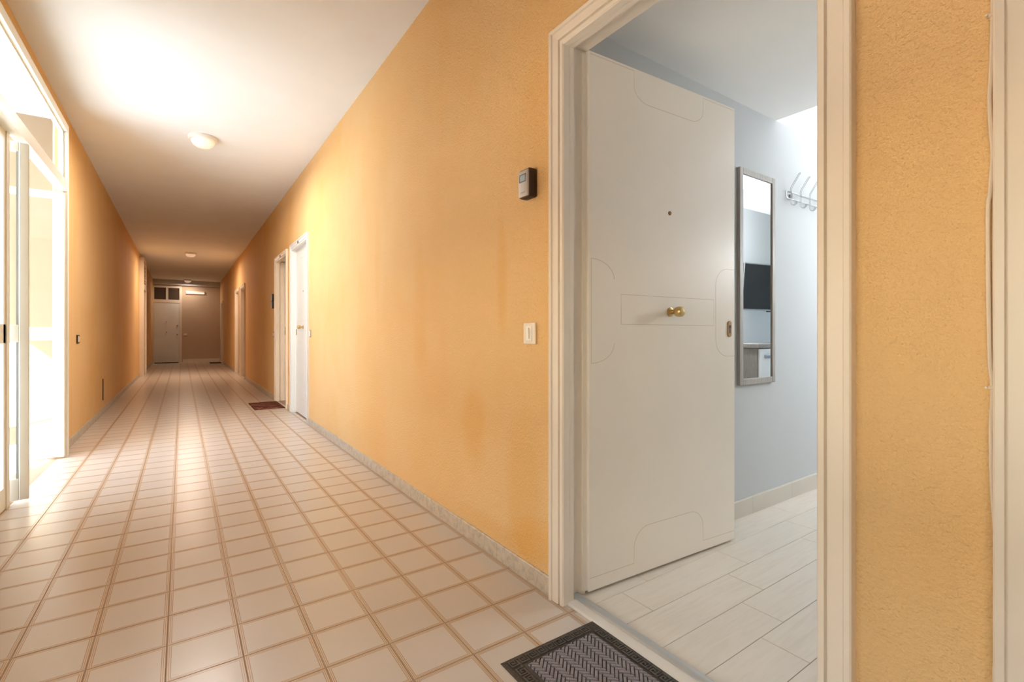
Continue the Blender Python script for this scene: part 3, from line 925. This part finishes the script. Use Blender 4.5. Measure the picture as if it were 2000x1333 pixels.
# ------------------------------------------------------------------ end wall fittings
d11 = root('door_11', (-0.44, Y_END, 0), 'greyish white door under a two-pane transom in the far end wall', 'door', kind='structure')
YE = Y_END
part('frame', MB().box(-0.075, -0.005, YE - 0.05, YE, 0, 2.73).box(-0.835, -0.80, YE - 0.05, YE, 0, 2.73).box(-0.80, -0.075, YE - 0.05, YE, 2.66, 2.73).box(-0.80, -0.075, YE - 0.05, YE, 2.13, 2.24), 'cream', d11)
lf = part('leaf', MB().rbox(-0.80, -0.075, YE - 0.04, YE - 0.002, 0.012, 2.13, 0.003, 1), 'pale_door', d11)
WORLD[lf.name] = WORLD[d11.name]
for (px, pz, s) in ((-0.14, 1.32, 0.022), (-0.14, 1.00, 0.02), (-0.45, 1.45, 0.012), (-0.45, 1.08, 0.018)):
    part('knob', MB().lathe([(0.0, -0.03), (s, -0.028), (s, -0.012), (s * 0.6, 0.0)], (px, YE - 0.04, pz), 'y', 14), 'bronze', lf, True)
part('number_plate', MB().box(-0.49, -0.40, YE - 0.045, YE - 0.039, 2.07, 2.10), 'white_plastic', lf)
part('pane', MB().box(-0.80, -0.47, YE - 0.03, YE - 0.002, 2.24, 2.66), 'transom_dark', d11)
part('pane', MB().box(-0.40, -0.075, YE - 0.03, YE - 0.002, 2.24, 2.66), 'transom_dark', d11)
part('mullion', MB().box(-0.47, -0.40, YE - 0.05, YE, 2.24, 2.66), 'groove', d11)

el = root('emergency_light', (0.40, YE, 2.52), 'long white tube light high on the far end wall', 'light')
part('housing', MB().rbox(0.11, 0.69, YE - 0.05, YE, 2.525, 2.575, 0.006, 1), 'white_plastic', el)
part('tube', MB().rbox(0.12, 0.68, YE - 0.060, YE - 0.012, 2.48, 2.525, 0.008, 1), 'tube_glow', el)

# sky portals in the entrance and the added window (they only guide the sampling of the sky)
for (yy, zz, ly, lz) in (((VY0 + VY1) / 2, (VZ0 + VZ1) / 2, VY1 - VY0, VZ1 - VZ0), ((SY0 + SY1) / 2, SZT / 2, SY1 - SY0, SZT)):
    pd = bpy.data.lights.new('sky_portal', 'AREA')
    pd.shape = 'RECTANGLE'; pd.size = lz; pd.size_y = ly
    pd.cycles.is_portal = True
    po = bpy.data.objects.new('sky_portal', pd)
    COL.objects.link(po)
    po.location = (XL - 0.17, yy, zz)
    po.rotation_euler = (0, -PI / 2, 0)

# ------------------------------------------------------------------ switches
def switch(loc, face, label, w=0.082, h=0.088, single=True, plate='ivory_plastic', inner='white_plastic', rocker=True):
    """plate on a wall; local x along the wall, -y towards the viewer side"""
    rz = {'right': -PI / 2, 'left': PI / 2, 'end': 0.0}[face]
    r = root('light_switch', loc, label, 'switch', rz=rz)
    part('plate', MB().rbox(-w / 2, w / 2, -0.010, 0, -h / 2, h / 2, 0.004, 2), plate, r, False, True)
    part('inset', MB().rbox(-0.020, 0.020, -0.0125, -0.008, -0.031, 0.031, 0.0015, 1), inner, r, False, True)
    if rocker:
        part('rocker', MB().prism([(-0.0125, -0.022), (-0.016, -0.022), (-0.0185, 0.022), (-0.0125, 0.022)], 'x', -0.012, 0.006), inner, r, False, True)
    return r
switch((XR, 1.576, 1.017), 'right', 'ivory light switch beside the open door, below the key safe')
switch((XR, 5.665, 1.02), 'right', 'steel-framed bell push beside the pale white door', 0.07, 0.085, plate='grey_plate', inner='white_plastic')
switch((XR, 8.22, 1.01), 'right', 'dark bell push past the recessed door with the maroon mat', 0.075, 0.09, plate='black_plastic', inner='ivory_plastic')
switch((XR, 12.20, 1.02), 'right', 'ivory switch beside the nearer dim flat door', 0.09, 0.09)
switch((XR, 14.75, 1.02), 'right', 'ivory switch beside the farther dim flat door', 0.09, 0.09)
switch((XL, 6.24, 0.965), 'left', 'dark light switch on the wall by the glass entrance', 0.12, 0.085, plate='black_plastic', inner='ivory_plastic')
switch((0.10, YE, 1.0), 'end', 'small white switch on the far end wall beside its door', 0.12, 0.07)

# ------------------------------------------------------------------ key safes
def key_safe(loc, label, group=None, small=1.0):
    r = root('key_safe', loc, label, 'key safe', group)
    w, h, d = 0.072 * small, 0.116 * small, 0.048
    x0 = loc[0]; y0 = loc[1]; z0 = loc[2]
    part('body', MB().rbox(x0 - d * 0.92, x0, y0 - w / 2, y0 + w / 2, z0 - h / 2, z0 + h / 2, 0.009, 3), 'black_plastic', r, True)
    fc = part('face', MB().rbox(x0 - d, x0 - d * 0.80, y0 - w / 2 + 0.003, y0 + w / 2 - 0.003, z0 - h / 2 + 0.003, z0 + h / 2 - 0.006, 0.006, 3), 'grey_plate', r, True, label='satin grey front plate')
    WORLD[fc.name] = WORLD[r.name]
    part('window_recess', MB().prism([(y0 - 0.020, z0 + 0.036), (y0 + 0.024, z0 + 0.036), (y0 + 0.026, z0 + 0.006), (y0 + 0.022, z0 + 0.004), (y0 - 0.018, z0 + 0.004)], 'x', x0 - d - 0.0004, x0 - d * 0.9), 'black_plastic', fc)
    part('shutter', MB().rbox(x0 - d - 0.0030, x0 - d * 0.9, y0 - 0.019, y0 + 0.0185, z0 + 0.005, z0 + 0.032, 0.002, 1), 'blue_grey', fc)
    for k in range(5):
        part('lettering', MB().box(x0 - d - 0.0006, x0 - d * 0.9, y0 + 0.014 - k * 0.0065 - 0.0035, y0 + 0.014 - k * 0.0065, z0 - 0.0395, z0 - 0.0355), 'blue_grey', fc)
    return r
key_safe((XR, 1.566, 1.622), 'grey-fronted black key safe on the wall above the light switch')
key_safe((XR, 8.20, 1.575), 'upper of two small black key safes past the recessed door')
key_safe((XR, 8.20, 1.462), 'lower of two small black key safes past the recessed door', small=0.9)

# ------------------------------------------------------------------ ceiling lamps
def ceiling_lamp(x, y, label, watts=0.0, tint=(1.0, 0.80, 0.62)):
    r = root('ceiling_lamp', (x, y, ZC), label, 'lamp', 'round lamps down the corridor ceiling')
    part('base', MB().lathe([(0.0, ZC), (0.118, ZC), (0.122, ZC - 0.006), (0.122, ZC - 0.030), (0.116, ZC - 0.040), (0.100, ZC - 0.042)], (x, y, 0), 'z', 40), 'white_plastic', r, True)
    part('dome', MB().lathe([(0.100, ZC - 0.041), (0.098, ZC - 0.056), (0.086, ZC - 0.078), (0.062, ZC - 0.096), (0.032, ZC - 0.104), (0.0, ZC - 0.106)], (x, y, 0), 'z', 40), 'dome_added_glow' if watts else 'dome', r, True)
    if watts:  # added fill: the lamps look off, this brightens the dim corridor
        pl = bpy.data.lights.new('added_lamp_fill', 'AREA')
        pl.shape = 'DISK'; pl.size = 0.2
        pl.energy = watts; pl.color = tint
        po = bpy.data.objects.new('added_lamp_fill', pl)
        COL.objects.link(po)
        po.parent = r
        po.location = (0, 0, -0.115)
    return r
ceiling_lamp(0.170, 5.59, 'round white ceiling lamp on the bright ceiling near the glass entrance', 28.0, (1.0, 0.95, 0.90))
ceiling_lamp(0.168, 13.70, 'round white ceiling lamp midway down the dim corridor', 36.0)
ceiling_lamp(0.168, 20.55, 'round white ceiling lamp by the far end beam', 8.0)

# ------------------------------------------------------------------ doormats
def clip_rect(poly, x0, x1, y0, y1):
    def cut(ps, inside, inter):
        out = []
        for i in range(len(ps)):
            a, b = ps[i - 1], ps[i]
            ia, ib = inside(a), inside(b)
            if ia != ib: out.append(inter(a, b))
            if ib: out.append(b)
        return out
    for ax, lim, sg in ((0, x0, 1), (0, x1, -1), (1, y0, 1), (1, y1, -1)):
        if not poly: break
        ins = lambda p: sg * (p[ax] - lim) >= 0
        def itr(a, b):
            t = (lim - a[ax]) / (b[ax] - a[ax])
            return (a[0] + t * (b[0] - a[0]), a[1] + t * (b[1] - a[1]))
        poly = cut(poly, ins, itr)
    return poly

dm = root('doormat', (1.005, 0.90, 0), 'black rubber doormat with grey chevron pile and Greek key border', 'doormat')
ax0, ax1, ay0, ay1 = 0.806, 1.196, 0.62, 1.236
z1 = 0.007
bw = 0.056
rim = MB()
pr = [(0.0, 0.0), (0.004, 0.003), (0.012, 0.005), (bw - 0.005, 0.005), (bw, 0.009), (bw + 0.003, 0.009), (bw + 0.003, 0.0)]
ring = lambda d, z: [(ax0 + d, ay0 + d, z), (ax1 - d, ay0 + d, z), (ax1 - d, ay1 - d, z), (ax0 + d, ay1 - d, z)]
vs_, fs_ = [], []
for (d, z) in pr:
    vs_ += ring(d, z + 0.0003)
n = len(pr)
for i in range(n):
    j = (i + 1) % n
    for k in range(4):
        k2 = (k + 1) % 4
        fs_.append((i * 4 + k, i * 4 + k2, j * 4 + k2, j * 4 + k))
rim.add(vs_, fs_)
part('border', rim, 'rubber', dm)
KEY = ['1111111.', '1.....1.', '1.111.1.', '1.1.1.1.', '1...1.1.', '11111.11']
cs = 0.0046
keyb = MB()
def key_run(along_y, start, end, c0, flip):
    u = start
    while u + 8 * cs <= end:
        for rr, row in enumerate(KEY):
            q = 0
            while q < 8:
                if row[q] == '1':
                    e = q
                    while e < 8 and row[e] == '1': e += 1
                    a, b = u + q * cs, u + e * cs
                    rj = (5 - rr) if flip else rr
                    c, d_ = c0 + rj * cs, c0 + (rj + 1) * cs
                    if along_y: keyb.box(c + 0.0004, d_ - 0.0004, a + 0.0004, b - 0.0004, 0.005, 0.0083)
                    else: keyb.box(a + 0.0004, b - 0.0004, c + 0.0004, d_ - 0.0004, 0.005, 0.0083)
                    q = e
                else:
                    q += 1
        u += 8 * cs
key_run(False, ax0 + 0.014, ax1 - 0.014, ay1 - 0.017 - 6 * cs, False)
key_run(False, ax0 + 0.014, ax1 - 0.014, ay0 + 0.017, True)
key_run(True, ay0 + 0.05, ay1 - 0.05, ax1 - 0.017 - 6 * cs, True)
key_run(True, ay0 + 0.05, ay1 - 0.05, ax0 + 0.017, False)
part('greek_key_relief', keyb, 'rubber_worn', dm)
ix0, ix1, iy0, iy1 = ax0 + bw + 0.002, ax1 - bw - 0.002, ay0 + bw + 0.002, ay1 - bw - 0.002
part('backing', MB().box(ix0, ix1, iy0, iy1, 0.0005, 0.005), 'rubber', dm)
pile = MB()
w, nb = 0.0118, 3
ccx, ccy = (ix0 + ix1) / 2, (iy0 + iy1) / 2
rot = lambda p: (ccx + (p[0] - p[1]) * 0.70711, ccy + (p[0] + p[1]) * 0.70711)
R_ = 46
bars = []
for b in range(-R_, R_):
    for k in range(-20, 20):
        a = b + 2 * nb * k
        if abs(a) < R_ + 6:
            bars.append((a, b, a + nb, b + 1))
for a in range(-R_, R_):
    for k in range(-20, 20):
        b = a - 2 * nb + 1 + 2 * nb * k
        if abs(b) < R_ + 6:
            bars.append((a, b, a + 1, b + nb))
for (a, b, c, d) in bars:
    g = 0.0015
    base = [rot((x * w + sx * g, yy * w + sy * g)) for (x, yy, sx, sy) in ((a, b, 1, 1), (c, b, -1, 1), (c, d, -1, -1), (a, d, 1, -1))]
    base = clip_rect(base, ix0, ix1, iy0, iy1)
    if len(base) < 3:
        continue
    mx_ = sum(p[0] for p in base) / len(base); my_ = sum(p[1] for p in base) / len(base)
    hi = random.uniform(0.0098, 0.0112)
    n = len(base)
    top = []
    for p in base:
        dx_, dy_ = mx_ - p[0], my_ - p[1]
        L_ = math.hypot(dx_, dy_) or 1
        s_ = min(0.0035, L_ * 0.4)
        top.append((p[0] + dx_ / L_ * s_, p[1] + dy_ / L_ * s_, hi))
    mid = [(p[0], p[1], hi - 0.002) for p in base]
    low = [(p[0], p[1], 0.004) for p in base]
    pile.add(low + mid + top, [tuple(range(2 * n, 3 * n))] + [(i, (i + 1) % n, n + (i + 1) % n, n + i) for i in range(n)] + [(n + i, n + (i + 1) % n, 2 * n + (i + 1) % n, 2 * n + i) for i in range(n)])
part('chevron_pile', pile, 'pile', dm)

m2 = root('doormat', (1.0, 7.57, 0), 'maroon patterned doormat before the recessed flat door', 'doormat')
part('pile', MB().rbox(0.80, 1.165, 7.20, 7.93, 0.001, 0.012, 0.004, 1), 'maroon', m2)
part('trim_edge', MB().box(0.796, 1.169, 7.196, 7.214, 0.0005, 0.008).box(0.796, 1.169, 7.916, 7.934, 0.0005, 0.008).box(0.796, 0.812, 7.214, 7.916, 0.0005, 0.008).box(1.153, 1.169, 7.214, 7.916, 0.0005, 0.008), 'maroon', m2)
m3 = root('doormat', (-0.42, 20.7, 0), 'thin dark doormat before the far end door', 'doormat')
part('pile', MB().rbox(-0.78, -0.10, 20.55, 20.90, 0.001, 0.014, 0.004, 1), 'rubber_mat', m3)
m4 = root('doormat', (0.97, 19.8, 0), 'thin dark doormat before the last flat door by the far wall', 'doormat')
part('pile', MB().rbox(0.80, 1.14, 19.45, 20.15, 0.001, 0.014, 0.004, 1), 'rubber_mat', m4)

# ------------------------------------------------------------------ loose cables beside the next door
CAB = [(0.2141, 2.2), (0.2141, 1.75), (0.2141, 1.60), (0.2165, 1.48), (0.2185, 1.43), (0.2165, 1.37), (0.2146, 1.33), (0.2179, 1.263), (0.2204, 1.24), (0.2204, 1.15),
       (0.2192, 1.043), (0.2179, 0.963), (0.2146, 0.92), (0.2165, 0.856), (0.2165, 0.793), (0.2158, 0.77), (0.2141, 0.72), (0.2095, 0.634), (0.2077, 0.53), (0.2110, 0.44), (0.2120, 0.40), (0.2110, 0.2), (0.213, 0.08)]
def smooth_path(pts, n=6):
    out = []
    for i in range(len(pts) - 1):
        p0, p1, p2, p3 = (Vector(pts[max(i - 1, 0)]), Vector(pts[i]), Vector(pts[i + 1]), Vector(pts[min(i + 2, len(pts) - 1)]))
        for k in range(n):
            t = k / n
            out.append(0.5 * ((2 * p1) + (p2 - p0) * t + (2 * p0 - 5 * p1 + 4 * p2 - p3) * t * t + (3 * p1 - p0 - 3 * p2 + p3) * t ** 3))
    out.append(Vector(pts[-1]))
    return out
cbl = root('cable', (XR, 0.215, 0), 'wavy cream cable clipped to the wall beside the edge door', 'cable')
part('sheath', MB().tube(smooth_path([(XR - 0.0045, yy + 0.002, z) for (yy, z) in CAB]), 0.0032, 8), 'cable', cbl, True)
for z in (0.92, 1.575):
    yy = 0.2166 if z < 1 else 0.2161
    part('clip', MB().rbox(XR - 0.011, XR, yy - 0.0055, yy + 0.0055, z - 0.003, z + 0.003, 0.0015, 1).lathe([(0.0, -0.013), (0.002, -0.013), (0.002, 0.0)], (XR, yy + 0.007, z), 'x', 8), 'ivory_plastic', cbl)
cb2 = solid('cable', MB().tube(smooth_path([(XR - 0.003, 0.2145 + 0.0012 * math.sin(z * 7), z) for z in [0.08 + 0.12 * i for i in range(18)]]), 0.0018, 8), 'cable', 'thin straight cable between the wavy cable and the edge door casing', 'cable', smooth=True)
